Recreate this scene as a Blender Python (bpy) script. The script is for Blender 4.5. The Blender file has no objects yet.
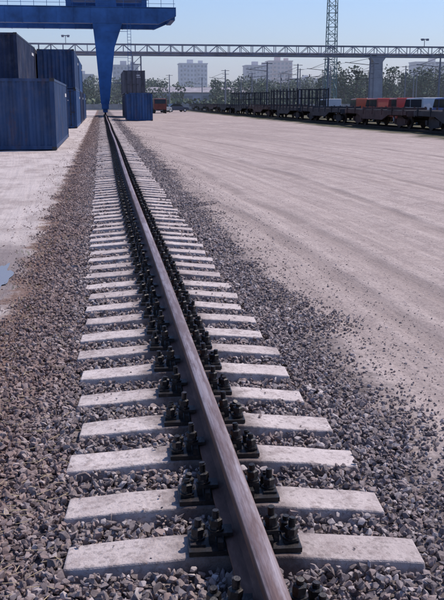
import bpy, bmesh, math, random
import numpy as np
from mathutils import Vector, Matrix, noise
random.seed(7); rng=np.random.default_rng(7)
scene=bpy.context.scene
scene.view_settings.view_transform='Standard'; scene.view_settings.look='None'; scene.view_settings.exposure=0
COL=scene.collection

# ---------------------------------------------------------------- materials
class NT:
    def __init__(s,name):
        m=bpy.data.materials.new(name); m.use_nodes=True; s.m=m; s.n=m.node_tree.nodes; s.l=m.node_tree.links
        s.b=s.n['Principled BSDF']; s._tc=None
    def tc(s):
        if not s._tc: s._tc=s.n.new('ShaderNodeTexCoord')
        return s._tc.outputs['Object']
    def link(s,a,b): s.l.new(a,b)
    def mapping(s,scale=(1,1,1),src=None):
        mp=s.n.new('ShaderNodeMapping'); mp.inputs['Scale'].default_value=scale
        s.link(src or s.tc(),mp.inputs['Vector']); return mp.outputs[0]
    def noise(s,scale,detail=4,rough=.55,vec=None,dist=0):
        t=s.n.new('ShaderNodeTexNoise'); t.inputs['Scale'].default_value=scale; t.inputs['Detail'].default_value=min(detail,4)
        t.inputs['Roughness'].default_value=rough; t.inputs['Distortion'].default_value=dist
        s.link(vec or s.tc(),t.inputs['Vector']); return t.outputs['Fac']
    def voro(s,scale,feature='F1',out='Distance',vec=None):
        t=s.n.new('ShaderNodeTexVoronoi'); t.feature=feature; t.inputs['Scale'].default_value=scale
        s.link(vec or s.tc(),t.inputs['Vector']); return t.outputs[out]
    def ramp(s,src,stops):
        r=s.n.new('ShaderNodeValToRGB'); e=r.color_ramp.elements
        while len(e)<len(stops): e.new(.5)
        for el,(p,c) in zip(e,stops):
            el.position=p; el.color=(c if len(c)==4 else (*c,1)) if hasattr(c,'__len__') else (c,c,c,1)
        s.link(src,r.inputs[0]); return r.outputs[0]
    def mix(s,f,a,b,mode='MIX'):
        x=s.n.new('ShaderNodeMix'); x.data_type='RGBA'; x.blend_type=mode
        for v,k in ((f,0),(a,6),(b,7)):
            if hasattr(v,'links'): s.link(v,x.inputs[k])
            else: x.inputs[k].default_value=v if k==0 else (*v,1)
        return x.outputs[2]
    def math(s,op,a,b=0,c=0,clamp=False):
        x=s.n.new('ShaderNodeMath'); x.operation=op; x.use_clamp=clamp
        for v,k in ((a,0),(b,1),(c,2)):
            if hasattr(v,'links'): s.link(v,x.inputs[k])
            else: x.inputs[k].default_value=v
        return x.outputs[0]
    def sep(s,src=None):
        x=s.n.new('ShaderNodeSeparateXYZ'); s.link(src or s.tc(),x.inputs[0]); return x.outputs
    def step(s,v,lo,hi):
        x=s.n.new('ShaderNodeMapRange'); x.interpolation_type='SMOOTHSTEP'; s.link(v,x.inputs[0])
        x.inputs[1].default_value=lo; x.inputs[2].default_value=hi; return x.outputs[0]
    def bump(s,h,strength=.5,dist=.01,prev=None):
        b=s.n.new('ShaderNodeBump'); b.inputs['Strength'].default_value=strength; b.inputs['Distance'].default_value=dist
        s.link(h,b.inputs['Height'])
        if prev: s.link(prev,b.inputs['Normal'])
        return b.outputs[0]
    def done(s,color=None,rough=.8,normal=None,metal=0,spec=.3):
        if color is not None:
            if hasattr(color,'links'): s.link(color,s.b.inputs['Base Color'])
            else: s.b.inputs['Base Color'].default_value=(*color,1)
        if hasattr(rough,'links'): s.link(rough,s.b.inputs['Roughness'])
        else: s.b.inputs['Roughness'].default_value=rough
        if normal: s.link(normal,s.b.inputs['Normal'])
        if hasattr(metal,'links'): s.link(metal,s.b.inputs['Metallic'])
        else: s.b.inputs['Metallic'].default_value=metal
        s.b.inputs['Specular IOR Level'].default_value=spec
        return s.m

def simple(name,c,rough=.6,metal=0,var=.35,scale=2.0,spec=.3,bumps=0):
    t=NT(name); n=t.noise(scale,3,.6)
    d=tuple(x*(1-var) for x in c); u=tuple(min(1,x*(1+var)) for x in c)
    col=t.ramp(n,[(.3,d),(.7,u)])
    nm=t.bump(t.noise(scale*8,3),.3,bumps) if bumps else None
    return t.done(col,rough,nm,metal,spec)

def painted(name,c,rust=.3):
    t=NT(name)
    st=t.noise(1.0,4,.65,vec=t.mapping((3,3,.35)))
    base=t.mix(t.ramp(st,[(.35,0.0),(.7,1.0)]),tuple(x*.65 for x in c),tuple(x*1.3 for x in c))
    r=t.noise(1.7,4,.72,vec=t.mapping((1,1,.5)))
    k=t.ramp(r,[(.56,0.0),(.64,rust)])
    col=t.mix(k,base,(.11,.055,.04))
    d=t.noise(.8,4,.7); col=t.mix(t.ramp(d,[(.45,0.0),(.75,.35)]),col,(.16,.16,.2))
    return t.done(col,.55,None,0,.3)

# ---------------------------------------------------------------- mesh accumulator
class Acc:
    def __init__(s): s.v=[]; s.f=[]; s.mi=[]
    def add(s,vs,fs,m=0):
        o=len(s.v); s.v+= [tuple(p) for p in vs]; s.f+=[tuple(i+o for i in f) for f in fs]; s.mi+=[m]*len(fs)
    def box(s,x0,x1,y0,y1,z0,z1,m=0,M=None):
        vs=[(x0,y0,z0),(x1,y0,z0),(x1,y1,z0),(x0,y1,z0),(x0,y0,z1),(x1,y0,z1),(x1,y1,z1),(x0,y1,z1)]
        if M is not None: vs=[M@Vector(p) for p in vs]
        s.add(vs,[(0,3,2,1),(4,5,6,7),(0,1,5,4),(1,2,6,5),(2,3,7,6),(3,0,4,7)],m)
    def beam(s,a,b,w,h=None,m=0,w2=None,h2=None):
        a=Vector(a); b=Vector(b); h=h or w; w2=w2 or w; h2=h2 or (h if w2==w else h*w2/w)
        d=(b-a).normalized(); up=Vector((0,0,1)) if abs(d.z)<.95 else Vector((0,1,0))
        r=d.cross(up).normalized(); u=r.cross(d)
        vs=[a-r*w/2-u*h/2,a+r*w/2-u*h/2,a+r*w/2+u*h/2,a-r*w/2+u*h/2,
            b-r*w2/2-u*h2/2,b+r*w2/2-u*h2/2,b+r*w2/2+u*h2/2,b-r*w2/2+u*h2/2]
        s.add(vs,[(0,1,2,3),(7,6,5,4),(0,4,5,1),(1,5,6,2),(2,6,7,3),(3,7,4,0)],m)
    def cyl(s,a,b,r,r2=None,n=12,m=0,ph=0):
        a=Vector(a); b=Vector(b); r2=r if r2 is None else r2
        d=(b-a).normalized(); up=Vector((0,0,1)) if abs(d.z)<.95 else Vector((1,0,0))
        e=d.cross(up).normalized(); u=e.cross(d)
        A=[a+(e*math.cos(t)+u*math.sin(t))*r for t in [ph+2*math.pi*i/n for i in range(n)]]
        B=[b+(e*math.cos(t)+u*math.sin(t))*r2 for t in [ph+2*math.pi*i/n for i in range(n)]]
        s.add(A+B,[(i,i+n,(i+1)%n+n,(i+1)%n) for i in range(n)]+[tuple(range(n)),tuple(range(2*n-1,n-1,-1))],m)
    def prism(s,prof,ax,c0,c1,m=0):
        n=len(prof)
        f={'x':lambda p,c:(c,p[0],p[1]),'y':lambda p,c:(p[0],c,p[1]),'z':lambda p,c:(p[0],p[1],c)}[ax]
        s.add([f(p,c0) for p in prof]+[f(p,c1) for p in prof],
              [(i,(i+1)%n,(i+1)%n+n,i+n) for i in range(n)]+[tuple(range(n-1,-1,-1)),tuple(range(n,2*n))],m)
    def obj(s,name,mats,parent=None,bevel=0,seg=2,loc=None,smooth=False,fixn=True):
        me=bpy.data.meshes.new(name); me.from_pydata(s.v,[],s.f)
        for m in mats: me.materials.append(m)
        me.polygons.foreach_set('material_index',s.mi)
        if fixn:
            b=bmesh.new(); b.from_mesh(me); bmesh.ops.recalc_face_normals(b,faces=b.faces); b.to_mesh(me); b.free()
        o=bpy.data.objects.new(name,me); COL.objects.link(o)
        if loc: o.location=loc
        if parent: o.parent=parent
        if bevel:
            md=o.modifiers.new('bevel','BEVEL'); md.width=bevel; md.segments=seg; md.limit_method='ANGLE'; md.angle_limit=math.radians(35)
        if smooth: me.shade_smooth()
        return o
def empty(name,loc=(0,0,0),rot=0):
    e=bpy.data.objects.new(name,None); e.location=loc; e.rotation_euler=(0,0,rot); COL.objects.link(e); return e

# ---------------------------------------------------------------- camera
H=1.76; F=850.; pitch=math.atan(198/F); yaw=math.atan(121*math.cos(pitch)/F)
cam=bpy.data.cameras.new('camera'); co=bpy.data.objects.new('camera',cam); COL.objects.link(co)
cam.sensor_fit='VERTICAL'; cam.sensor_height=36; cam.lens=F/600*36; cam.clip_end=6000; cam.clip_start=.05
co.location=(0,0,H)
fw=Vector((math.sin(yaw)*math.cos(pitch),math.cos(yaw)*math.cos(pitch),-math.sin(pitch)))
co.rotation_euler=fw.to_track_quat('-Z','Y').to_euler(); scene.camera=co

# ---------------------------------------------------------------- light
EL=math.radians(58); AZ=math.radians(66)
w=bpy.data.worlds.new('World'); scene.world=w; w.use_nodes=True
wn=w.node_tree; bg=wn.nodes['Background']; sk=wn.nodes.new('ShaderNodeTexSky'); sk.sky_type='NISHITA'
sk.sun_disc=False; sk.sun_elevation=EL; sk.sun_rotation=AZ; sk.air_density=1.2; sk.dust_density=.9; sk.ozone_density=3.8
tcw=wn.nodes.new('ShaderNodeTexCoord'); sx=wn.nodes.new('ShaderNodeSeparateXYZ'); rw=wn.nodes.new('ShaderNodeValToRGB')
wn.links.new(tcw.outputs['Generated'],sx.inputs[0]); wn.links.new(sx.outputs[2],rw.inputs[0])
e=rw.color_ramp.elements; e[0].position=0.0; e[0].color=(.72,.78,1.08,1); e[1].position=.16; e[1].color=(.70,.79,1.02,1)
mx=wn.nodes.new('ShaderNodeMix'); mx.data_type='RGBA'; mx.blend_type='MULTIPLY'; mx.inputs[0].default_value=1
wn.links.new(rw.outputs[0],mx.inputs[7])
wn.links.new(sk.outputs[0],mx.inputs[6]); wn.links.new(mx.outputs[2],bg.inputs[0]); bg.inputs[1].default_value=.15
sl=bpy.data.lights.new('sun','SUN'); sl.energy=4.5; sl.angle=math.radians(.8); sl.color=(1,.90,.83)
so=bpy.data.objects.new('sun',sl); COL.objects.link(so)
sd=Vector((math.sin(AZ)*math.cos(EL),math.cos(AZ)*math.cos(EL),math.sin(EL)))
so.rotation_euler=sd.to_track_quat('Z','Y').to_euler(); so.location=(20,10,30)

# real aerial haze: a thin homogeneous layer of scattering air over the far yard and town
hm=bpy.data.materials.new('haze_air_material'); hm.use_nodes=True; hn=hm.node_tree; hn.nodes.clear()
ho=hn.nodes.new('ShaderNodeOutputMaterial'); hv=hn.nodes.new('ShaderNodeVolumeScatter')
hv.inputs['Color'].default_value=(.86,.93,1,1); hv.inputs['Density'].default_value=.0008; hv.inputs['Anisotropy'].default_value=.25
hn.links.new(hv.outputs[0],ho.inputs['Volume'])
a=Acc(); a.box(-500,900,125,1200,-.5,45); a.obj('haze',[hm])

RX=.49   # rail axis x
BL,BR=-.86,1.80

# ---------------------------------------------------------------- ground
def ground_mat():
    t=NT('yard_ground_material'); X,Y,Z=t.sep()
    cv=t.n.new('ShaderNodeCombineXYZ')
    XC=t.math('ADD',X,t.math('MULTIPLY',t.math('MULTIPLY',Y,Y),.0016))
    t.link(XC,cv.inputs[0]); t.link(Y,cv.inputs[1])
    st=t.noise(1.0,4,.62,vec=t.mapping((1.0,.05,1),cv.outputs[0]),dist=.6)
    st2=t.noise(1.0,3,.6,vec=t.mapping((4.5,.10,1),cv.outputs[0]),dist=.3)
    fine=t.noise(30,4,.85); med=t.noise(2.2,4,.75)
    road=t.ramp(st,[(.36,(.225,.178,.16)),(.48,(.38,.31,.282)),(.62,(.52,.435,.395))])
    road=t.mix(.5,road,t.ramp(st2,[(.38,(.215,.17,.155)),(.5,(.40,.326,.297)),(.62,(.54,.455,.415))]))
    wv=t.math('ADD',XC,t.math('MULTIPLY',t.noise(.09,2,.5),1.6))
    rmask=None
    for c_ in (3.3,4.0,5.9,8.1,9.9,13.0):
        d=t.math('SUBTRACT',1,t.step(t.math('ABSOLUTE',t.math('SUBTRACT',wv,c_)),.03,.22))
        rmask=d if rmask is None else t.math('MAXIMUM',rmask,d)
    rmask=t.math('MULTIPLY',rmask,t.ramp(t.noise(.4,3,.7),[(.34,0.15),(.54,.9)]))
    road=t.mix(rmask,road,(.17,.132,.12))
    road=t.mix(t.ramp(med,[(.48,0.0),(.64,.65)]),road,(.22,.172,.158))
    far=t.math('MULTIPLY',t.step(Y,18,55),t.ramp(t.noise(.30,4,.72,vec=t.mapping((1,.6,1))),[(.40,0.1),(.58,1.0)]))
    road=t.mix(t.math('MULTIPLY',far,.62),road,(.22,.175,.165))
    pv=t.voro(45,out='Color'); pk=t.sep(pv)[0]
    road=t.mix(t.ramp(pk,[(.80,0.0),(.86,.55)]),road,(.16,.13,.125))
    road=t.mix(.4,road,t.ramp(fine,[(.3,(.18,.14,.13)),(.7,(.60,.505,.465))]))
    ap=t.ramp(t.noise(.5,3,.62),[(.3,(.42,.36,.335)),(.6,(.55,.485,.46))])
    ap=t.mix(t.ramp(t.noise(1.6,4,.75,vec=t.mapping((1,.45,1))),[(.46,0.0),(.62,.75)]),ap,(.25,.20,.185))
    ap=t.mix(.35,ap,t.ramp(fine,[(.3,(.22,.18,.17)),(.7,(.62,.55,.52))]))
    ex=t.math('MULTIPLY',t.math('ADD',X,1.2),2.2); ey=t.math('MULTIPLY',t.math('SUBTRACT',Y,8.9),.42)
    wet=t.math('SUBTRACT',1,t.step(t.math('ADD',t.math('ADD',t.math('MULTIPLY',ex,ex),t.math('MULTIPLY',ey,ey)),t.math('MULTIPLY',med,.9)),.8,1.5))
    ap=t.mix(t.math('MULTIPLY',wet,.75),ap,(.16,.13,.13))
    vc=t.voro(30,out='Color'); gr=t.ramp(t.sep(vc)[0],[(0,(.055,.044,.044)),(.6,(.12,.10,.10)),(1,(.27,.23,.225))])
    soil=t.mix(t.ramp(fine,[(.35,0.0),(.65,1.0)]),(.10,.062,.05),(.27,.185,.155))
    yd=t.ramp(t.noise(.6,4,.7),[(.3,(.05,.045,.035)),(.5,(.09,.085,.05)),(.7,(.17,.14,.12))])
    wob=t.math('MULTIPLY',t.math('SUBTRACT',t.noise(2.0,4,.8),.5),.9)
    wb2=t.math('MULTIPLY',t.math('SUBTRACT',t.noise(.25,3,.6),.5),5)
    xr=t.math('ADD',X,wob)
    c=t.mix(t.step(xr,BL-.14,BL+.06),ap,soil)
    c=t.mix(t.step(xr,-.62,-.45),c,gr)
    c=t.mix(t.step(xr,BR-.42,BR+.12),c,road)
    c=t.mix(t.step(t.math('ADD',X,wb2),15.8,17.2),c,yd)
    c=t.mix(t.step(t.math('ADD',Y,t.math('MULTIPLY',wb2,3)),170,215),c,yd)
    h=t.math('ADD',t.math('MULTIPLY',fine,.55),t.math('SUBTRACT',t.math('ADD',t.math('MULTIPLY',med,1.3),t.math('MULTIPLY',st2,1.3)),rmask))
    n=t.bump(h,.7,.045)
    return t.done(c,.92,n,0,.12)
GM=ground_mat()
def gz(x,y):
    v=0
    if x>2.2:
        k=min(1,(x-2.2)/2); xc=x+.0016*y*y
        v=k*(.05*noise.noise(Vector((xc*.55,y*.05,1)))+.03*noise.noise(Vector((xc*1.8,y*.12,4)))+.018*noise.noise(Vector((x*3,y*1.2,9))))
    elif x<-1.0:
        v=min(1,(-1-x))*.02*noise.noise(Vector((x*.8,y*.4,2)))
    return v
xs=list(np.concatenate([np.linspace(-2500,-60,8)[:-1],np.linspace(-60,-4,12)[:-1],np.linspace(-4,2,25)[:-1],np.linspace(2,20,130)[:-1],np.linspace(20,80,14)[:-1],np.linspace(80,2500,10)]))
ys=list(np.concatenate([np.linspace(-500,-2,5)[:-1],np.linspace(-2,30,190)[:-1],np.linspace(30,120,220)[:-1],np.linspace(120,300,30)[:-1],np.linspace(300,5000,12)]))
nx,ny=len(xs),len(ys)
vs=[(x,y,gz(x,y) if (-4<x<20 and y<120) else 0) for y in ys for x in xs]
fs=[(j*nx+i,j*nx+i+1,(j+1)*nx+i+1,(j+1)*nx+i) for j in range(ny-1) for i in range(nx-1)]
g=Acc(); g.v=vs; g.f=fs; g.mi=[0]*len(fs); g.obj('ground',[GM],smooth=True,fixn=False)

pm=NT('puddle_water_material').done((.17,.15,.15),.13,None,0,.45)
a=Acc(); P=[]
for i in range(60):
    t=2*math.pi*i/60; r=1+.7*noise.noise(Vector((math.cos(t)*2.0,math.sin(t)*2.0,3)))
    P.append((-1.10+.12*r*math.cos(t),8.7+.7*r*math.sin(t),.014))
a.add(P,[tuple(range(60))]); a.obj('puddle',[pm],fixn=False)

# ---------------------------------------------------------------- sleepers
SP=.458; Y0=2.94-SP; NS=245; SKEW=math.radians(4.5)
sm=NT('sleeper_concrete_material')
at=sm.n.new('ShaderNodeAttribute'); at.attribute_name='tint'
base=sm.ramp(at.outputs['Fac'],[(0,(.35,.295,.28)),(.5,(.48,.415,.395)),(1,(.57,.505,.485))])
c=sm.mix(.6,base,sm.ramp(sm.noise(4,4,.7),[(.3,(.34,.285,.27)),(.65,(.56,.49,.465))]),)
c=sm.mix(sm.ramp(sm.noise(11,4,.8),[(.49,0.0),(.66,.7)]),c,(.23,.18,.168))
sv=sm.voro(60,out='Color'); c=sm.mix(sm.ramp(sm.sep(sv)[1],[(.86,0.0),(.92,.45)]),c,(.18,.15,.14))
X,Y,Z=sm.sep(); dx=sm.math('ABSOLUTE',sm.math('SUBTRACT',X,RX))
grime=sm.math('MULTIPLY',sm.math('SUBTRACT',1,sm.step(sm.math('ADD',dx,sm.math('MULTIPLY',sm.noise(9,4),.24)),.26,.46)),.85)
c=sm.mix(grime,c,(.065,.045,.042))
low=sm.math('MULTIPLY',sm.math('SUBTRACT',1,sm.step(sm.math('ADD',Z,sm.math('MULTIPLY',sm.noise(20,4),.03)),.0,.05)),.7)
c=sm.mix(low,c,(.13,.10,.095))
nb=sm.bump(sm.math('ADD',sm.math('MULTIPLY',sm.noise(70,4,.7),.4),sm.noise(11,4,.75)),.8,.016)
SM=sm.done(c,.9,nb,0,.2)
acc=Acc(); tints=[]; sl_pos=[]
def slz(u):
    u=abs(u)
    return .092 if u<.17 else .092-(u-.17)/.52*.044
for i in range(NS):
    y=Y0+i*SP+random.uniform(-.018,.018); ang=-SKEW+random.uniform(-.02,.02)
    L0=-.69+random.uniform(-.03,.03); L1=.69+random.uniform(-.03,.03); W=.1+random.uniform(-.007,.007); dz=random.uniform(-.009,.009)
    sl_pos.append((y,ang,dz))
    M=Matrix.Translation((RX,y,dz))@Matrix.Rotation(ang,4,'Z')@Matrix.Rotation(random.uniform(-.02,.02),4,'X')
    us=[L0,-.58,-.45,-.3,-.17,.17,.3,.45,.58,L1]; v=[]
    for u in us:
        t=slz(u); e=.012 if u in (L0,L1) else 0
        ch=.014*random.random()**2 if u in (L0,L1) else 0
        jx=random.uniform(-.006,.006)+ch; jw=random.uniform(-.005,.005)-ch
        v+= [(u,-W-.018,-.09),(u-math.copysign(e,u),-W+jx,t+random.uniform(-.003,.002)),(u-math.copysign(e,u),W+jw,t+random.uniform(-.003,.002)),(u,W+.018,-.09)]
    f=[]; ku=len(us)
    for k in range(ku-1):
        o=4*k
        for j in range(4): f.append((o+j,o+4+j,o+4+(j+1)%4,o+(j+1)%4))
    f+=[(0,1,2,3),tuple(4*ku-1-q for q in range(4))]
    acc.add([M@Vector(p) for p in v],f); tints+=[random.random()]*(4*ku)
so_=acc.obj('railway_sleepers',[SM],bevel=.008,seg=2)
atr=so_.data.attributes.new('tint','FLOAT','POINT'); atr.data.foreach_set('value',tints)

# ---------------------------------------------------------------- rail
RZ=.118
rp=[(-.075,0),(.075,0),(.075,.011),(.03,.024),(.011,.04),(.010,.105),(.018,.118),(.037,.128),(.038,.158),(.034,.166),(.024,.171),(.012,.173),
    (-.012,.173),(-.024,.171),(-.034,.166),(-.038,.158),(-.037,.128),(-.018,.118),(-.010,.105),(-.011,.04),(-.03,.024),(-.075,.011)]
rm=NT('rusty_rail_material'); X,Y,Z=rm.sep()
top=rm.step(Z,RZ+.158,RZ+.169)
rust=rm.ramp(rm.noise(12,4,.7,vec=rm.mapping((1,.25,1))),[(.3,(.055,.028,.022)),(.55,(.125,.067,.052)),(.75,(.23,.135,.108))])
shine=rm.ramp(rm.noise(6,4,.65,vec=rm.mapping((9,.12,1))),[(.3,(.19,.125,.115)),(.5,(.32,.245,.235)),(.72,(.48,.41,.41))])
shine=rm.mix(rm.ramp(rm.noise(5,4,.75,vec=rm.mapping((3,.35,1))),[(.44,0.0),(.58,.8)]),shine,(.17,.10,.08))
col=rm.mix(top,rust,shine)
rr=rm.n.new('ShaderNodeMapRange'); rm.link(top,rr.inputs[0]); rr.inputs[3].default_value=.75; rr.inputs[4].default_value=.42
nb=rm.bump(rm.noise(60,4,.7,vec=rm.mapping((1,.3,1))),.5,.0035)
RM=rm.done(col,rr.outputs[0],nb,rm.math('MULTIPLY',top,.5),.3)
acc=Acc(); 
yy=list(np.arange(-3,130,1.0)); n=len(rp)
def wob(y): return .012*math.sin(y*.21+1)*min(1,y/8 if y>0 else 0)
v=[]; f=[]
for y in yy:
    for p in rp: v.append((RX+p[0]+wob(y),y,RZ+p[1]+.004*math.sin(y*.35)*(y>5)))
for k in range(len(yy)-1):
    for j in range(n): f.append((k*n+j,k*n+(j+1)%n,(k+1)*n+(j+1)%n,(k+1)*n+j))
f+=[tuple(range(n)),tuple(range(len(v)-1,len(v)-n-1,-1))]
acc.add(v,f); acc.obj('crane_rail',[RM],bevel=0)
# ---------------------------------------------------------------- fasteners
fm=NT('oily_steel_material')
c=fm.ramp(fm.noise(25,4,.75),[(.3,(.008,.008,.009)),(.55,(.022,.019,.020)),(.75,(.085,.06,.052))])
FM=fm.done(c,.45,fm.bump(fm.noise(90,4,.7),.5,.004),.3,.5)
acc=Acc()
def bolt(acc,M,x,y,z,hh,near):
    def T(p): return M@Vector(p)
    n=12 if near else 6
    tx,ty_=random.uniform(-.007,.007),random.uniform(-.007,.007)
    acc.cyl(T((x,y,z)),T((x,y,z+.008)),.031,n=n)
    acc.cyl(T((x,y,z+.008)),T((x,y,z+.020)),.024,.022,n=n)
    ph=random.random()
    acc.cyl(T((x,y,z+.020)),T((x+tx*.4,y,z+.044)),.026,n=6,ph=ph)
    if near: acc.cyl(T((x+tx*.4,y,z+.044)),T((x+tx*.4,y,z+.050)),.026,.018,n=6,ph=ph)
    acc.cyl(T((x+tx*.4,y,z+.048)),T((x+tx,y+ty_,z+hh)),.0125,n=n)
    if near:
        k=z+.053
        while k<z+hh-.004:
            acc.cyl(T((x+tx*.6,y,k)),T((x+tx*.6,y,k+.0025)),.0145,n=10); k+=.005
for i,(y,ang,dz) in enumerate(sl_pos):
    near=i<34
    M=Matrix.Translation((RX+wob(y),y,dz))@Matrix.Rotation(ang*.5+random.uniform(-.02,.02),4,'Z')
    acc.box(-.215,.215,-.085,.085,.0925,.112,M=M)
    for s in (-1,1):
        acc.box(*sorted((s*.085,s*.105)),-.08,.08,.112,.145,M=M)
        acc.box(*sorted((s*.045,s*.132)),-.035,.035,.1455,.160,M=M)
        acc.box(*sorted((s*.112,s*.135)),-.03,.03,.112,.1455,M=M)
        acc.box(*sorted((s*.15,s*.208)),-.05,.05,.112,.122,M=M)
        jy=random.uniform(-.008,.008)
        bolt(acc,M,s*.108,jy-.004,.160,random.uniform(.068,.092),near)
        bolt(acc,M,s*.18,random.uniform(-.02,.02)-.018,.122,random.uniform(.062,.09),near)
        if near: bolt(acc,M,s*.172,.05,.112,random.uniform(.058,.07),near)
acc.obj('rail_fasteners',[FM],bevel=0,fixn=True)

# ---------------------------------------------------------------- ballast
temps=[]
for k in range(16):
    bm=bmesh.new()
    el=(1,random.uniform(.55,.95),random.uniform(.4,.8))
    for _ in range(13):
        p=Vector([random.gauss(0,1) for _ in range(3)]).normalized()*random.uniform(.85,1.1)
        bm.verts.new((p.x*el[0],p.y*el[1],p.z*el[2]))
    bmesh.ops.convex_hull(bm,input=bm.verts)
    loose=[v for v in bm.verts if not v.link_faces]
    if loose: bmesh.ops.delete(bm,geom=loose,context='VERTS')
    bmesh.ops.triangulate(bm,faces=bm.faces[:])
    bmesh.ops.recalc_face_normals(bm,faces=bm.faces[:])
    bm.verts.index_update()
    temps.append((np.array([v.co[:] for v in bm.verts]),np.array([[v.index for v in f.verts] for f in bm.faces]))); bm.free()
def stones(name,px,py,pz,sz,mat):
    N=len(px); tp=rng.integers(0,len(temps),N); V=[];Fc=[];TT=[]; off=0
    q=rng.normal(size=(N,4)); q/=np.linalg.norm(q,axis=1)[:,None]
    w_,x_,y_,z_=q.T
    R=np.stack([1-2*(y_*y_+z_*z_),2*(x_*y_-w_*z_),2*(x_*z_+w_*y_),2*(x_*y_+w_*z_),1-2*(x_*x_+z_*z_),2*(y_*z_-w_*x_),2*(x_*z_-w_*y_),2*(y_*z_+w_*x_),1-2*(x_*x_+y_*y_)],1).reshape(N,3,3)
    tn=rng.random(N)
    for k,(tv,tf) in enumerate(temps):
        id=np.where(tp==k)[0]
        if len(id)==0: continue
        vv=np.einsum('nij,vj->nvi',R[id],tv)*sz[id][:,None,None]+np.stack([px[id],py[id],pz[id]],1)[:,None,:]
        ff=tf[None]+ (np.arange(len(id))*len(tv))[:,None,None]+off
        off+=len(id)*len(tv); V.append(vv.reshape(-1,3)); Fc.append(ff.reshape(-1,3)); TT.append(np.repeat(tn[id],len(tv)))
    V=np.concatenate(V).astype(np.float32); Fc=np.concatenate(Fc).astype(np.int32); TT=np.concatenate(TT).astype(np.float32)
    me=bpy.data.meshes.new(name); me.vertices.add(len(V)); me.vertices.foreach_set('co',V.ravel())
    me.loops.add(Fc.size); me.loops.foreach_set('vertex_index',Fc.ravel())
    me.polygons.add(len(Fc)); me.polygons.foreach_set('loop_start',np.arange(0,Fc.size,3,dtype=np.int32))
    me.update(calc_edges=True); me.shade_flat()
    me.attributes.new('tint','FLOAT','POINT').data.foreach_set('value',TT)
    me.materials.append(mat); o=bpy.data.objects.new(name,me); COL.objects.link(o); return o
def stone_mat(name,k,brown):
    t=NT(name); at=t.n.new('ShaderNodeAttribute'); at.attribute_name='tint'
    sc=lambda c:tuple(min(.8,x*k) for x in c)
    c=t.ramp(at.outputs['Fac'],[(0,sc((.075,.060,.061))),(.2,sc((.14,.115,.117))),(.45,sc((.20,.17,.17))),(.62,sc((.28,.195,.172))),(.8,sc((.32,.27,.262))),(.92,sc((.46,.405,.39))),(1,sc((.60,.53,.51)))])
    c=t.mix(.4,c,t.ramp(t.noise(60,3,.7),[(.3,sc((.09,.07,.07))),(.7,sc((.39,.33,.315)))]))
    if brown:
        X,Y,Z=t.sep()
        br=t.math('MULTIPLY',t.math('SUBTRACT',1,t.step(t.math('ADD',X,t.math('MULTIPLY',t.noise(1.5,3),.7)),-.25,.35)),.5)
        c=t.mix(br,c,(.225,.14,.115))
    return t.done(c,.85,None,0,.25)
BM=stone_mat('ballast_stone_material',1.0,True)
yA=np.array([p[0] for p in sl_pos])
def zone(y0,y1,dens,s0,s1,layers):
    N=int((BR+.9-BL+.5)*(y1-y0)*dens)
    px=rng.uniform(BL-.5,BR+.9,N); py=rng.uniform(y0,y1,N); sz=rng.uniform(s0,s1,N)*rng.choice([1,1,1.3,.65],N)
    nz=np.array([noise.noise(Vector((a*1.3,b*1.3,0))) for a,b in zip(px,py)])
    edge=np.clip((px-BL+.1+nz*.3)/.45,0.03,1)*np.clip((BR+.05-px+nz*.5)/.6,0,1)
    edge=np.maximum(edge,np.where(px>1.5,.10*np.exp(-(px-BR)/.35),0).clip(0,.16))
    keep=rng.random(N)<edge
    nearest=np.round((py-Y0)/SP).astype(int).clip(0,NS-1)
    yc=yA[nearest]+(px-RX)*math.tan(-SKEW)
    ins=(np.abs(py-yc)<.108+sz*.15)&(np.abs(px-RX)<.69)
    keep&=~ins|(rng.random(N)<.012)
    lay=rng.random(N)
    crib=np.clip((.80-np.abs(px-RX))/.25,0,1)
    pz=.002+edge*.022*lay*layers+nz*.012*edge+crib*.024*lay
    pz=np.where(ins,np.interp(np.abs(px-RX),[0,.17,.69],[.092,.092,.045])+sz*.3,pz)
    keep&=~(ins&(np.abs(px-RX)<.27))
    s2=np.where(ins,sz*rng.uniform(.25,.6,N),sz)*(.5+.5*edge)
    return [q[keep] for q in (px,py,pz,s2)]
Z=[zone(1.8,9,3100,.012,.0245,1.4),zone(9,22,1600,.016,.028,1.3),zone(22,48,600,.024,.037,1.2),zone(48,112,170,.035,.055,1)]
px,py,pz,s2=[np.concatenate([z[i] for z in Z]) for i in range(4)]
stones('ballast_stones',px,py,pz,s2,BM)
N=7000; ex=rng.exponential(1.1,N); px=np.where(rng.random(N)<.8,BR-.1+ex,BL-.05-ex*.5); py=2+rng.exponential(8,N)
stones('loose_gravel',px,py,np.array([gz(a,b) for a,b in zip(px,py)])+.001,rng.uniform(.003,.009,N),stone_mat('loose_gravel_material',1.2,False))
# dry grass / weeds
acc=Acc()
def tuft(x,y,n,h,m,spread=.05):
    for _ in range(n):
        a_=random.uniform(0,6.28); l=random.uniform(.5,1)*h; lean=random.uniform(.1,1.1)
        bx=x+random.gauss(0,spread); by=y+random.gauss(0,spread); d=Vector((math.cos(a_),math.sin(a_),0)); s=Vector((-d.y,d.x,0))*.0016*(1+h*4)
        p0=Vector((bx,by,.0)); p1=p0+d*l*lean*.4+Vector((0,0,l*.6)); p2=p0+d*l*lean+Vector((0,0,l*(1-.35*lean)))
        acc.add([p0-s,p0+s,p1+s*.8,p1-s*.8,p2],[(0,1,2,3),(3,2,4)],m)
for _ in range(130):
    x=random.uniform(-.95,-.45); y=2.2+random.expovariate(1/7); tuft(x,y,random.randint(3,9),random.uniform(.03,.09),0)
for _ in range(90):
    x=random.uniform(-1.0,-.5); y=3+random.expovariate(1/14); tuft(x,y,random.randint(5,12),random.uniform(.03,.07),1,.03)
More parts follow.
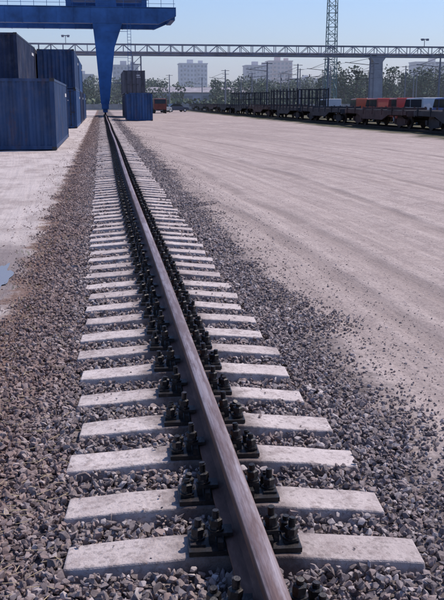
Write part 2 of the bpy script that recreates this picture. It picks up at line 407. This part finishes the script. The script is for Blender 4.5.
for _ in range(30):
    tuft(random.uniform(1.5,2.1),random.uniform(8,50),random.randint(5,10),random.uniform(.03,.07),1,.03)
for _ in range(300):
    x=random.uniform(-.9,-.2); y=2.2+random.expovariate(1/3); a_=random.uniform(0,3.14); l=random.uniform(.03,.10)
    acc.beam((x,y,.045),(x+math.cos(a_)*l,y+math.sin(a_)*l,.04),.0024,.0015,0)
acc.obj('dry_grass',[simple('straw_material',(.44,.34,.21),.8,0,.3,5),simple('weed_material',(.10,.13,.05),.7,0,.4,5)],fixn=False)

# ---------------------------------------------------------------- containers
STEEL=simple('dark_steel_material',(.05,.05,.055),.5,.3,.4,3)
def container(name,xr,y0,z0,L,mat,door=True,W=2.438,Hh=2.591):
    a=Acc(); p=.16
    x0,x1,y1,z1=-W,0,L,Hh
    for x in (x0,x1-p):
        for y in (0,y1-p): a.box(x,x+p,y,y+p,.118,z1-.118,0)
    for x in (x0-.003,x1-p-.01):
        for y in (-.004,y1-p-.006):
            for z in (0,z1-.118): a.box(x,x+p+.014,y,y+p+.012,z,z+.118,2)
    for x in (x0+.02,x1-.10):
        a.box(x,x+.08,p,y1-p,.02,.16,0); a.box(x,x+.08,p,y1-p,z1-.10,z1-.01,0)
    for y in (.02,y1-.10):
        a.box(x0+p,x1-p,y,y+.08,.02,.16,0); a.box(x0+p,x1-p,y,y+.08,z1-.12,z1-.012,0)
    def corr(s0,s1,pitch=.278):
        n=max(2,int(round((s1-s0)/pitch))); q=(s1-s0)/n; pts=[]
        for i in range(n):
            b=s0+i*q; pts+=[(b,0),(b+q*.26,0),(b+q*.5,1),(b+q*.76,1)]
        return pts+[(s1,0)]
    for side in (0,1):
        X_=x1-.03 if side else x0+.03; dd=-.04 if side else .04
        pts=corr(p,y1-p)
        v=[(X_+dd*k,s,z) for s,k in pts for z in (.16,z1-.10)]
        a.add(v,[(2*i,2*i+2,2*i+3,2*i+1) for i in range(len(pts)-1)],0)
    def endcorr(Y_,dd):
        pts=corr(x0+p,x1-p,.25)
        v=[(s,Y_+dd*k,z) for s,k in pts for z in (.16,z1-.12)]
        a.add(v,[(2*i,2*i+2,2*i+3,2*i+1) for i in range(len(pts)-1)],0)
    endcorr(y1-.03,-.04)
    if not door: endcorr(.03,.045)
    else:
        mid=(x0+x1)/2
        for c0,c1 in ((x0+p+.01,mid-.008),(mid+.008,x1-p-.01)):
            a.box(c0,c1,.035,.075,.17,z1-.13,0)
            for k in range(5): 
                zz=.3+k*.46; a.box(c0+.08,c1-.08,.022,.036,zz,zz+.28,0)
            for xx in (c0+.22,c1-.22):
                a.cyl((xx,.0,.14),(xx,.0,z1-.1),.02,n=6,m=2)
                for zz in (.2,.9,1.6,z1-.2): a.box(xx-.05,xx+.05,-.012,.03,zz,zz+.05,2)
                a.box(xx-.02,xx+.28,-.028,-.008,1.05,1.09,2)
        a.box(mid+.2,mid+.62,.018,.021,2.0,2.12,1); a.box(mid+.2,mid+.7,.018,.021,1.82,1.88,1)
    pts=corr(p,y1-p)
    v=[(xx,s,z1-.03-.02*k) for s,k in pts for xx in (x0+.05,x1-.05)]
    a.add(v,[(2*i,2*i+2,2*i+3,2*i+1) for i in range(len(pts)-1)],0)
    a.box(x0+.11,x1-.11,.12,y1-.1,.1,.155,2)
    if L>7: a.box(x1-.026,x1-.022,y1-2.2,y1-.7,1.98,2.14,1)
    return a.obj(name,[mat,WHITE,STEEL],loc=(xr,y0,z0),fixn=False)
WHITE=simple('white_lettering_material',(.6,.6,.6),.6,0,.2,8)
BLUE=painted('container_blue_paint',(.025,.06,.145)); NAVY=painted('container_navy_paint',(.014,.025,.065))
BLUE2=painted('container_light_blue_paint',(.03,.085,.21)); GREY=painted('container_grey_paint',(.10,.10,.12))
C=2.6
container('shipping_container',-1.68,32.6,.02,12.19,BLUE,False)
container('shipping_container',-1.66,60,.02,12.19,BLUE2); container('shipping_container',-1.70,60.1,.02+C,12.19,BLUE,False)
container('shipping_container',-1.66,73,.02,12.19,NAVY); container('shipping_container',-1.7,73.1,.02+C,12.19,BLUE2)
container('shipping_container',-1.66,86,.02,12.19,BLUE)
container('shipping_container',-4.25,33,.02,12.19,NAVY)
container('shipping_container',-4.2,46,.02,12.19,NAVY); container('shipping_container',-4.15,46.1,.02+C,12.19,NAVY,False)
container('shipping_container',-4.2,59.5,.02,12.19,BLUE); container('shipping_container',-4.22,59.4,.02+C,12.19,GREY)
container('shipping_container',-6.9,46,.02,12.19,BLUE); container('shipping_container',-6.85,46.1,.02+C,12.19,BLUE,False)
container('shipping_container',4.85,83,.02,6.06,BLUE2,False)
container('shipping_container',5.1,99,.02,12.19,NAVY); container('shipping_container',5.0,99.1,.02+C,12.19,GREY)

# ---------------------------------------------------------------- gantry crane
CB=simple('crane_blue_paint_material',(.03,.105,.29),.5,0,.35,.5); DG=STEEL
cr=empty('gantry_crane',(0,0,0)); cy=112
a=Acc()
GB,GT=10.95,12.75
for y in (cy-4,cy+4):
    a.prism([(-34,GB),(7.2,GB),(9.3,GB+.9),(9.3,GT),(-34,GT)],'y',y-.5,y+.5)
    for x in range(-33,9,2): a.box(x,x+.07,y-.54,y+.54,GB-.04,GT+.04)
    a.box(-34,9.3,y-.62,y+.62,GT+.041,GT+.10)
a.obj('main_girder',[CB],cr)
a=Acc()
a.box(8.7,9.25,cy-3.5,cy+3.5,GB+.5,GT-.2); a.box(-33.5,-33,cy-3.5,cy+3.5,GB+.5,GT-.2)
a.obj('end_tie',[CB],cr)
for lx,nm in ((RX,'support_leg'),(RX-31,'opposite_leg')):
    a=Acc()
    for s in (-1,1):
        yb=cy+s*5.5; yt=cy+s*3.9
        L=[(1.5,-.5,.5,yb,.5),(8.3,-.95,1.35,yt+s*.3,.55),(GB-.02,-1.2,2.3,yt,.56),(GT+.12,-1.2,2.3,yt,.56),(GT+.14,-.8,1.7,yt,.5),(15.5,-.8,1.4,yt,.5)]
        v=[]
        for z,xa,xb,yc_,hy in L: v+=[(lx+xa,yc_-hy,z),(lx+xb,yc_-hy,z),(lx+xb,yc_+hy,z),(lx+xa,yc_+hy,z)]
        f=[(0,3,2,1),(20,21,22,23)]
        for k in range(0,20,4):
            for j in range(4): f.append((k+j,k+(j+1)%4,k+4+(j+1)%4,k+4+j))
        a.add(v,f)
    a.box(lx-.42,lx+.42,cy-7.5,cy+7.5,.95,1.55)
    a.box(lx-.3,lx+.3,cy-3.3,cy+3.3,8.8,9.5)
    a.obj(nm,[CB],cr)
    a=Acc()
    for s in (-1,1):
        a.box(lx-.28,lx+.28,cy+s*6.2-1.1,cy+s*6.2+1.1,.55,.95)
        for k in (-.6,.6): a.cyl((lx-.09,cy+s*6.2+k,.60),(lx+.09,cy+s*6.2+k,.60),.30,n=20,m=1)
    a.obj(nm+'_bogies',[CB,DG],cr)
a=Acc()
for k in range(28): a.beam((RX+2.9,cy-4.8,2+.35*k),(RX+3.3,cy-4.8,2+.35*k),.035)
for x in (RX+2.9,RX+3.3): a.beam((x,cy-4.8,1.6),(x,cy-4.8,GT),.05)
for z in (4,7,10): a.beam((RX+.3,cy-4.8,z),(RX+2.9,cy-4.8,z),.05)
a.obj('ladder',[CB],cr)
a=Acc()
a.box(-4,6,cy-2.5,cy+2.5,14.0,16.6); 
for x in (-3.5,5.5):
    for y in (cy-4,cy+4): a.box(x-.3,x+.3,y-.3,y+.3,GT+.11,13.7)
a.box(-4,6,cy-4.4,cy-3.6,13.7,14.2); a.box(-4,6,cy+3.6,cy+4.4,13.7,14.2)
a.obj('trolley',[CB],cr)
a=Acc()
for x in np.arange(-33,9.3,1.5): a.beam((x,cy-4.6,GT),(x,cy-4.6,GT+1),.05)
a.beam((-33,cy-4.6,GT+1),(9.2,cy-4.6,GT+1),.05); a.beam((-33,cy-4.6,GT+.5),(9.2,cy-4.6,GT+.5),.04)
a.obj('handrail',[CB],cr)
a=Acc(); a.box(-22.5,-20.8,cy-6.6,cy-4.9,8.4,10.7,0); a.box(-22.3,-21,cy-6.62,cy-6.6,9.1,10.3,1); a.box(-22.5,-20.8,cy-6.6,cy-4.6,10.7,10.8,0)
a.obj('operator_cab',[CB,simple('cab_glass_material',(.03,.04,.05),.1)],cr)

# ---------------------------------------------------------------- truss pipe bridge
TS=simple('truss_grey_steel_material',(.18,.19,.24),.6,0,.25,.5); CON=simple('column_concrete_material',(.30,.30,.33),.9,0,.2,.8)
tb=empty('truss_pipe_bridge'); a=Acc(); ty=150; z0,z1=9.5,11.2
for y in (ty-.8,ty+.8):
    a.beam((-60,y,z0),(100,y,z0),.22,.26); a.beam((-60,y,z1),(100,y,z1),.16,.18)
    k=-60; s=0
    while k<100:
        a.beam((k,y,z0),(k,y,z1),.11)
        a.beam((k,y,z0 if s else z1),(k+2,y,z1 if s else z0),.09); k+=2; s=1-s
for k in range(-60,101,2): a.beam((k,ty-.8,z0),(k,ty+.8,z0),.12)
a.obj('truss',[TS],tb)
a=Acc(); 
for y in (ty-.2,ty+.35): a.cyl((-60,y,z0+.4),(100,y,z0+.4),.2,n=8)
a.obj('pipes',[TS],tb)
a=Acc()
for x in (48.3,):
    a.prism([(x-1.0,0),(x+1.0,0),(x+.8,8.6),(x+1.3,9.3),(x-1.3,9.3),(x-.8,8.6)],'y',ty-1,ty+1)
a.obj('concrete_column',[CON],tb)
a=Acc()
for x in (6.2,-38,92):
    for sx in (-.7,.7):
        for sy in (-.8,.8): a.beam((x+sx,ty+sy,0),(x+sx,ty+sy,z0),.16)
    for k in range(7):
        for sy in (-.8,.8): a.beam((x-.7,ty+sy,k*1.33),(x+.7,ty+sy,(k+1)*1.33),.09); a.beam((x-.7,ty+sy,k*1.33),(x+.7,ty+sy,k*1.33),.09)
a.obj('lattice_supports',[TS],tb)
a=Acc()
for x in (-5.5,56.5,75):
    a.cyl((x,ty-1,z1),(x,ty-1,z1+1.2),.06,n=6); a.box(x-.7,x+.7,ty-1.15,ty-.85,z1+1.2,z1+1.32)
    for d in (-.45,.45): a.box(x+d-.2,x+d+.2,ty-1.4,ty-1.0,z1+1.0,z1+1.35)
a.obj('floodlights',[TS],tb)

# lattice mast
MG=simple('mast_green_paint_material',(.10,.19,.20),.6,0,.2,.5)
a=Acc(); mx_,my_=51.5,193; hh=42
def rad(z): return 1.2-.5*z/hh
N=28
for k in range(N):
    za,zb=hh*k/N,hh*(k+1)/N; ra,rb=rad(za),rad(zb)
    cs=[(-1,-1),(1,-1),(1,1),(-1,1)]
    for j in range(4):
        c0,c1=cs[j],cs[(j+1)%4]
        a.beam((mx_+c0[0]*ra,my_+c0[1]*ra,za),(mx_+c0[0]*rb,my_+c0[1]*rb,zb),.16)
        a.beam((mx_+c0[0]*ra,my_+c0[1]*ra,za),(mx_+c1[0]*ra,my_+c1[1]*ra,za),.10)
        if k%2: a.beam((mx_+c0[0]*ra,my_+c0[1]*ra,za),(mx_+c1[0]*rb,my_+c1[1]*rb,zb),.10)
        else: a.beam((mx_+c1[0]*ra,my_+c1[1]*ra,za),(mx_+c0[0]*rb,my_+c0[1]*rb,zb),.10)
a.box(mx_-2,mx_+2,my_-2,my_+2,0,.4); a.box(mx_-1.3,mx_+1.3,my_-1.3,my_+1.3,hh,hh+.2)
a.obj('lattice_light_mast',[MG])

# ---------------------------------------------------------------- catenary poles and wires
PC=simple('pole_concrete_material',(.22,.22,.25),.9,0,.2,1)
for (x,y,h) in [(24.5,128,7.5),(24.5,172,8),(33,105,7.5),(33,145,8),(33,190,8),(44,110,8),(44,138,8),(44,165,8.5),(44,212,8.5),(58,125,8.5),(58,145,8.5),(58,162,8.5),(58,180,8.5),(58,225,9),(16,205,8),(26,225,8),(70,150,8.5),(70,170,8.5),(70,190,8.5),(37,230,8.5),(51,235,9),(66,205,9),(80,215,9),(80,180,9),(33,125,8),(30,210,8.5),(41,178,8.5)]:
    p=empty('catenary_pole',(x,y,0)); a=Acc(); a.cyl((0,0,0),(0,0,h),.17,.10,n=8); a.obj('post',[PC],p)
    a=Acc(); a.beam((0,0,6.2),(-3.2,0,6.5),.07); a.beam((0,0,h-.5),(-2.6,0,6.5),.05); a.beam((-.1,0,5.5),(-2.8,0,5.3),.05)
    a.cyl((-2.8,0,5.3),(-2.8,0,5.7),.07,n=6); a.beam((-.8,0,h-.2),(.8,0,h-.2),.08); a.obj('bracket_arm',[STEEL],p)
a=Acc()
for x in (30.2,41.2,55.2):
    for z in (5.3,6.5): a.cyl((x,105,z),(x,260,z),.014,n=4)
a.obj('overhead_wires',[STEEL],fixn=False)

# ---------------------------------------------------------------- flat wagons
WD=simple('wagon_dark_paint_material',(.035,.035,.042),.7,0,.45,1.2); WB=simple('wagon_brown_paint_material',(.075,.045,.042),.75,0,.45,1.2)
WT=simple('wagon_timber_material',(.10,.085,.08),.9,0,.4,2); WHL=simple('wheel_steel_material',(.05,.04,.04),.6,.3,.4,4)
def wagon(x,y,L,stakes,mat):
    e=empty('flat_wagon',(x,y,0)); W=1.45
    a=Acc()
    for s in (-1,1):
        a.prism([(0,1.2),(0,.98),(L*.25,.95),(L*.34,.62),(L*.66,.62),(L*.75,.95),(L,.98),(L,1.2)],'x',s*W-.06,s*W+.06)
    a.box(-.35,.35,.2,L-.2,.85,1.15); a.box(-W,W,-.1,.05,.9,1.24); a.box(-W,W,L-.05,L+.1,.9,1.24)
    for k in range(1,9): a.box(-W+.07,W-.07,L*k/9-.08,L*k/9+.08,.95,1.14)
    a.obj('frame',[mat],e)
    a=Acc(); 
    n=int(L/.22)
    for k in range(n): a.box(-W+.03,W-.03,k*L/n+.01,(k+1)*L/n-.01,1.202,1.25+.005*(k%3))
    a.obj('deck',[WT],e)
    a=Acc()
    for by in (2.1,L-2.1):
        for s in (-1,1):
            a.prism([(by-1.3,.62),(by-1.1,.4),(by-.4,.3),(by+.4,.3),(by+1.1,.4),(by+1.3,.62),(by+.5,.78),(by-.5,.78)],'x',s*1.02-.07,s*1.02+.07)
            for wy in (by-.92,by+.92): 
                a.cyl((s*.72,wy,.60),(s*.84,wy,.60),.475,n=20,m=1); a.box(s*1.02-.14,s*1.02+.14,wy-.14,wy+.14,.46,.72,0)
        a.box(-1,1,by-.2,by+.2,.5,.84)
        for wy in (by-.92,by+.92): a.cyl((-.9,wy,.6),(.9,wy,.6),.09,n=8,m=1)
    a.obj('bogies',[mat,WHL],e)
    a=Acc()
    for yy_ in (-.1,L+.1):
        sg=-1 if yy_<0 else 1
        for s in (-.87,.87): a.cyl((s,yy_,1.05),(s,yy_+sg*.45,1.05),.08,n=8); a.cyl((s,yy_+sg*.45,1.05),(s,yy_+sg*.5,1.05),.2,n=12)
        a.box(-.12,.12,min(yy_,yy_+sg*.6),max(yy_,yy_+sg*.6),.9,1.1)
    a.obj('buffers',[mat],e)
    a=Acc()
    if stakes:
        for k in range(9):
            yk=.4+k*(L-.8)/8
            for s in (-1,1): a.beam((s*(W+.05),yk,.95),(s*(W+.05),yk,3.05),.11,.13)
        for yk in (.1,L-.1):
            for x_ in (-1.2,-.4,.4,1.2): a.beam((x_,yk,1.25),(x_,yk,2.9),.1)
            a.beam((-1.45,yk,2.9),(1.45,yk,2.9),.1); a.beam((-1.45,yk,2.1),(1.45,yk,2.1),.1)
    else:
        for k in range(7):
            yk=.6+k*(L-1.2)/6
            for s in (-1,1): a.beam((s*(W+.05),yk,.95),(s*(W+.05),yk,1.45),.1,.12)
        for yk in (L*.3,L*.7): a.box(-1.3,1.3,yk-.15,yk+.15,1.265,1.4)
    a.obj('stakes',[mat],e)
y=36
for k,st in enumerate([0,0,0,1,0,1,0,0,0,0]):
    wagon(19.8,y,13.4,st,[WD,WB][k%3==1]); y+=14.7
y=120
for k in range(3):
    wagon(28.6,y,13.4,0,[WB,WD][k%2]); y+=14.7
a=Acc()
for tx in (19.8,28.6,37,48.5,62):
    for s in (-.76,.76):
        a.box(tx+s-.035,tx+s+.035,20,280,.11,.145); a.box(tx+s-.01,tx+s+.01,20,280,.03,.11); a.box(tx+s-.07,tx+s+.07,20,280,.015,.03)
a.obj('yard_track_rails',[WHL])
# ---------------------------------------------------------------- cars / truck
GL=simple('car_glass_material',(.02,.025,.03),.08,0,.1); TY=simple('tyre_rubber_material',(.02,.02,.02),.9)
def car(x,y,rot,c,van=False):
    e=empty('parked_van' if van else 'parked_car',(x,y,0),rot); m=simple('car_paint_material',c,.3,0,.08,2,spec=.5)
    a=Acc()
    if van: pr=[(-2.3,.35),(2.3,.35),(2.35,.9),(2.0,1.15),(1.45,1.3),(1.0,2.05),(-2.2,2.1),(-2.3,.9)]
    else: pr=[(-2.15,.3),(2.15,.3),(2.2,.65),(2.05,.85),(1.1,.95),(-1.6,.98),(-2.15,.92),(-2.2,.6)]
    a.prism(pr,'y',-.86,.86)
    a.obj('body',[m],e,bevel=.06)
    a=Acc()
    if van:
        a.prism([(1.42,1.36),(1.05,1.95),(.2,1.95),(.2,1.36)],'y',-.87,.87,0)
        a.prism([(0.1,1.36),(0.1,1.95),(-2.0,1.95),(-2.0,1.36)],'y',-.87,.87,0)
        a.prism([(1.52,1.33),(1.46,1.30),(1.02,2.0),(1.08,2.02)],'y',-.75,.75,0)
    else:
        a.prism([(1.12,.95),(.45,1.42),(-.9,1.45),(-1.6,.98)],'y',-.76,.76,0)
    a.obj('windows',[GL],e)
    a=Acc()
    if not van: a.prism([(.5,1.425),(.42,1.46),(-.88,1.49),(-.95,1.455)],'y',-.72,.72)
    for b in ((-2.24,-2.17),(2.17,2.24)): a.box(*b,-.8,.8,.35,.5)
    a.obj('roof_and_bumpers',[m],e)
    a=Acc()
    for wx in (-1.35,1.35):
        for s in (-1,1): a.cyl((wx,s*.70,.32),(wx,s*.89,.32),.32,n=20); a.cyl((wx,s*.89,.32),(wx,s*.90,.32),.18,n=12,m=1)
    a.obj('wheels',[TY,WHITE],e)
for cx,cyy,c in [(25.5,56,(.50,.07,.03)),(25.6,61.5,(.05,.10,.3)),(25.4,67,(.5,.5,.51)),(25.7,72.5,(.45,.05,.04)),(25.5,78,(.45,.06,.04)),(25.6,84,(.45,.10,.04)),(25.5,96,(.45,.45,.47)),
     (31,60,(.5,.5,.51)),(31.2,66,(.4,.05,.04)),(31,72,(.05,.12,.32)),(31.1,78,(.5,.5,.51)),(31.2,86,(.42,.06,.04)),(31,93,(.5,.5,.51))]:
    car(cx,cyy,math.radians(90+random.uniform(-8,8)),c,True)
car(10.4,150,math.radians(60),(.25,.27,.3)); car(13.5,158,math.radians(20),(.05,.06,.1))
tr=empty('small_truck',(9.2,138,0)); RD=simple('truck_red_paint_material',(.13,.035,.03),.5,0,.3,2)
a=Acc(); a.prism([(-1.0,.9),(-1.05,1.5),(-.9,2.25),(.6,2.3),(.6,.6),(-1.0,.6)],'x',-1,1); a.obj('cab',[RD],tr,bevel=.05)
a=Acc(); a.prism([(-1.075,1.5),(-.935,2.18),(-.90,2.18),(-1.02,1.5)],'x',-.85,.85); a.obj('windscreen',[GL],tr)
a=Acc(); a.box(-1.05,1.05,.75,4.2,.85,1.0); a.box(-1.05,-1.0,.75,4.2,1,1.5); a.box(1.0,1.05,.75,4.2,1,1.5); a.box(-1,1,4.15,4.2,1,1.5); a.box(-1,1,.75,.8,1,2.1); a.box(-.4,.4,.0,4.2,.5,.85); a.obj('cargo_bed',[WB],tr)
a=Acc()
for wy in (-.3,3.2):
    for s in (-1,1): a.cyl((s*.75,wy,.42),(s*1.0,wy,.42),.42,n=18)
a.obj('wheels',[TY],tr)

# ---------------------------------------------------------------- buildings
GLZ=simple('window_glass_material',(.18,.20,.25),.3,0,.2,.3)  # glass colour lightened, some distance haze painted into it
def building(x0,x1,y,h,depth,c,floors,cols):
    e=empty('apartment_building',(x0,y,0)); W=x1-x0; wm=simple('facade_material',c,.9,0,.12,.15)
    a=Acc(); a.box(0,W,0,depth,0,h); a.obj('walls',[wm],e)
    a=Acc(); a.box(-.4,W+.4,-.4,depth+.4,h,h+.7); a.box(W*.3,W*.3+4,depth*.3,depth*.3+4,h+.7,h+3.2); a.box(W*.7,W*.7+3,depth*.3,depth*.3+3,h+.7,h+2.6); a.obj('roof',[wm],e)
    a=Acc(); fh=(h-1)/floors; cw=W/cols
    for r in range(floors):
        for k in range(cols):
            z=1+r*fh+.25*fh; xx=(k+.22)*cw
            a.box(xx,xx+cw*.56,-.06,.02,z,z+fh*.5)
    for r in range(floors):
        for k in range(int(depth/3.5)):
            z=1+r*fh+.25*fh; yy_=1+k*3.5
            a.box(-.06,.02,yy_,yy_+1.7,z,z+fh*.5); 
    a.obj('windows',[GLZ],e)
    a=Acc()
    for r in range(1,floors):
        for k in range(cols):
            if k%4==1: a.box(k*cw+.1,(k+1)*cw-.1,-1.2,0,r*fh+.9,r*fh+2.0)
    a.obj('balconies',[wm],e)
    a=Acc(); a.box(W*.5-1,W*.5+1,-.1,.02,0,2.3); a.obj('door',[GLZ],e)
building(54,73,600,27,14,(.52,.52,.57),9,8)
building(100,117,600,26,14,(.46,.43,.47),9,7)
building(120,137,620,30,14,(.52,.42,.42),10,6)
building(8,24,560,24,14,(.40,.40,.45),8,7)
building(222,262,600,29,14,(.46,.44,.47),9,14)
building(150,200,700,20,14,(.46,.46,.5),6,16)
building(-30,-4,520,17,14,(.42,.42,.47),5,10)
e=empty('warehouse',(12,262,0)); wm=simple('warehouse_wall_material',(.34,.35,.42),.8,0,.2,.2)
a=Acc(); a.box(0,34,0,14,0,4.6); a.obj('walls',[wm],e)
a=Acc(); a.prism([(-.5,4.6),(14.5,4.6),(7,6.2)],'x',-.5,34.5); a.obj('roof',[simple('roof_sheet_material',(.25,.23,.25),.7,0,.3,.4)],e)
a=Acc()
for k in range(6): a.box(2+k*5.4,4.6+k*5.4,-.05,.02,.0 if k%2 else 2.4,3.6)
a.obj('doors_and_windows',[GLZ],e)

# ---------------------------------------------------------------- trees
LF=[]
for nm,c in (('foliage_dark_material',(.055,.08,.055)),('foliage_mid_material',(.08,.11,.07)),('foliage_light_material',(.115,.14,.09))):  # leaf greens paler and bluer: distance haze mixed into the colours
    LF.append(simple(nm,c,.8,0,.35,.3,spec=.1))
BK=simple('bark_material',(.09,.08,.075),.9)
def tree(a,x,y,h,r,leaf,n):
    a.cyl((x,y,0),(x,y,h*.5),.04*r+.12,.08,n=6,m=3)
    cl=[]
    for _ in range(9):
        t=random.random(); rr=r*(1-.55*t)*random.uniform(.35,.95); an=random.uniform(0,6.28)
        c=Vector((x+math.cos(an)*rr,y+math.sin(an)*rr,h*(.28+.62*t))); cl.append((c,r*random.uniform(.3,.55)))
        a.beam((x,y,h*random.uniform(.2,.45)),c,.1,.1,3)
    cl.append((Vector((x,y,h*.9)),r*.35))
    for _ in range(n):
        c,cr_=random.choice(cl); d=Vector([random.gauss(0,1) for _ in range(3)]).normalized()*cr_*random.uniform(.5,1.1)
        p=c+d; u=Vector([random.gauss(0,1) for _ in range(3)]).normalized(); v_=u.cross(Vector([random.gauss(0,1) for _ in range(3)])).normalized()
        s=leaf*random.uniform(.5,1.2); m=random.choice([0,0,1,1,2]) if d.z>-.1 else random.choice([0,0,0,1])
        a.add([p-u*s,p+v_*s*.7,p+u*s,p-v_*s*.7],[(0,1,2,3)],m)
a=Acc()
for _ in range(230):
    y=random.uniform(225,380); x=random.uniform(-.16,.50)*y; tree(a,x,y,random.uniform(5.5,9.5)*y/280,random.uniform(2.8,5)*y/280,.42*y/280,240)
for _ in range(46):
    y=random.uniform(210,260); x=random.uniform(.24,.50)*y; tree(a,x,y,random.uniform(7,11.5),random.uniform(2.8,4.8),.36,340)
a.obj('distant_trees',[*LF,BK],fixn=False)
a=Acc()
for _ in range(3200):
    y=random.uniform(205,225); x=random.uniform(-.14,.5)*y; s=random.uniform(.3,.8); z=random.uniform(.1,2.4)
    u=Vector([random.gauss(0,1) for _ in range(3)]).normalized(); v_=u.cross(Vector([random.gauss(0,1) for _ in range(3)])).normalized(); p=Vector((x,y,z))
    a.add([p-u*s,p+v_*s*.7,p+u*s,p-v_*s*.7],[(0,1,2,3)],random.choice([0,1,2]))
a.obj('bushes',LF,fixn=False)
a=Acc()
for k in range(0,90):
    a.box(-20+k*1.5,-20+k*1.5+1.46,203,203.08,.0,1.3)
a.obj('concrete_fence',[simple('fence_concrete_material',(.27,.26,.27),.9,0,.3,.4)])
print('faces',sum(len(o.data.polygons) for o in COL.objects if o.type=='MESH'))
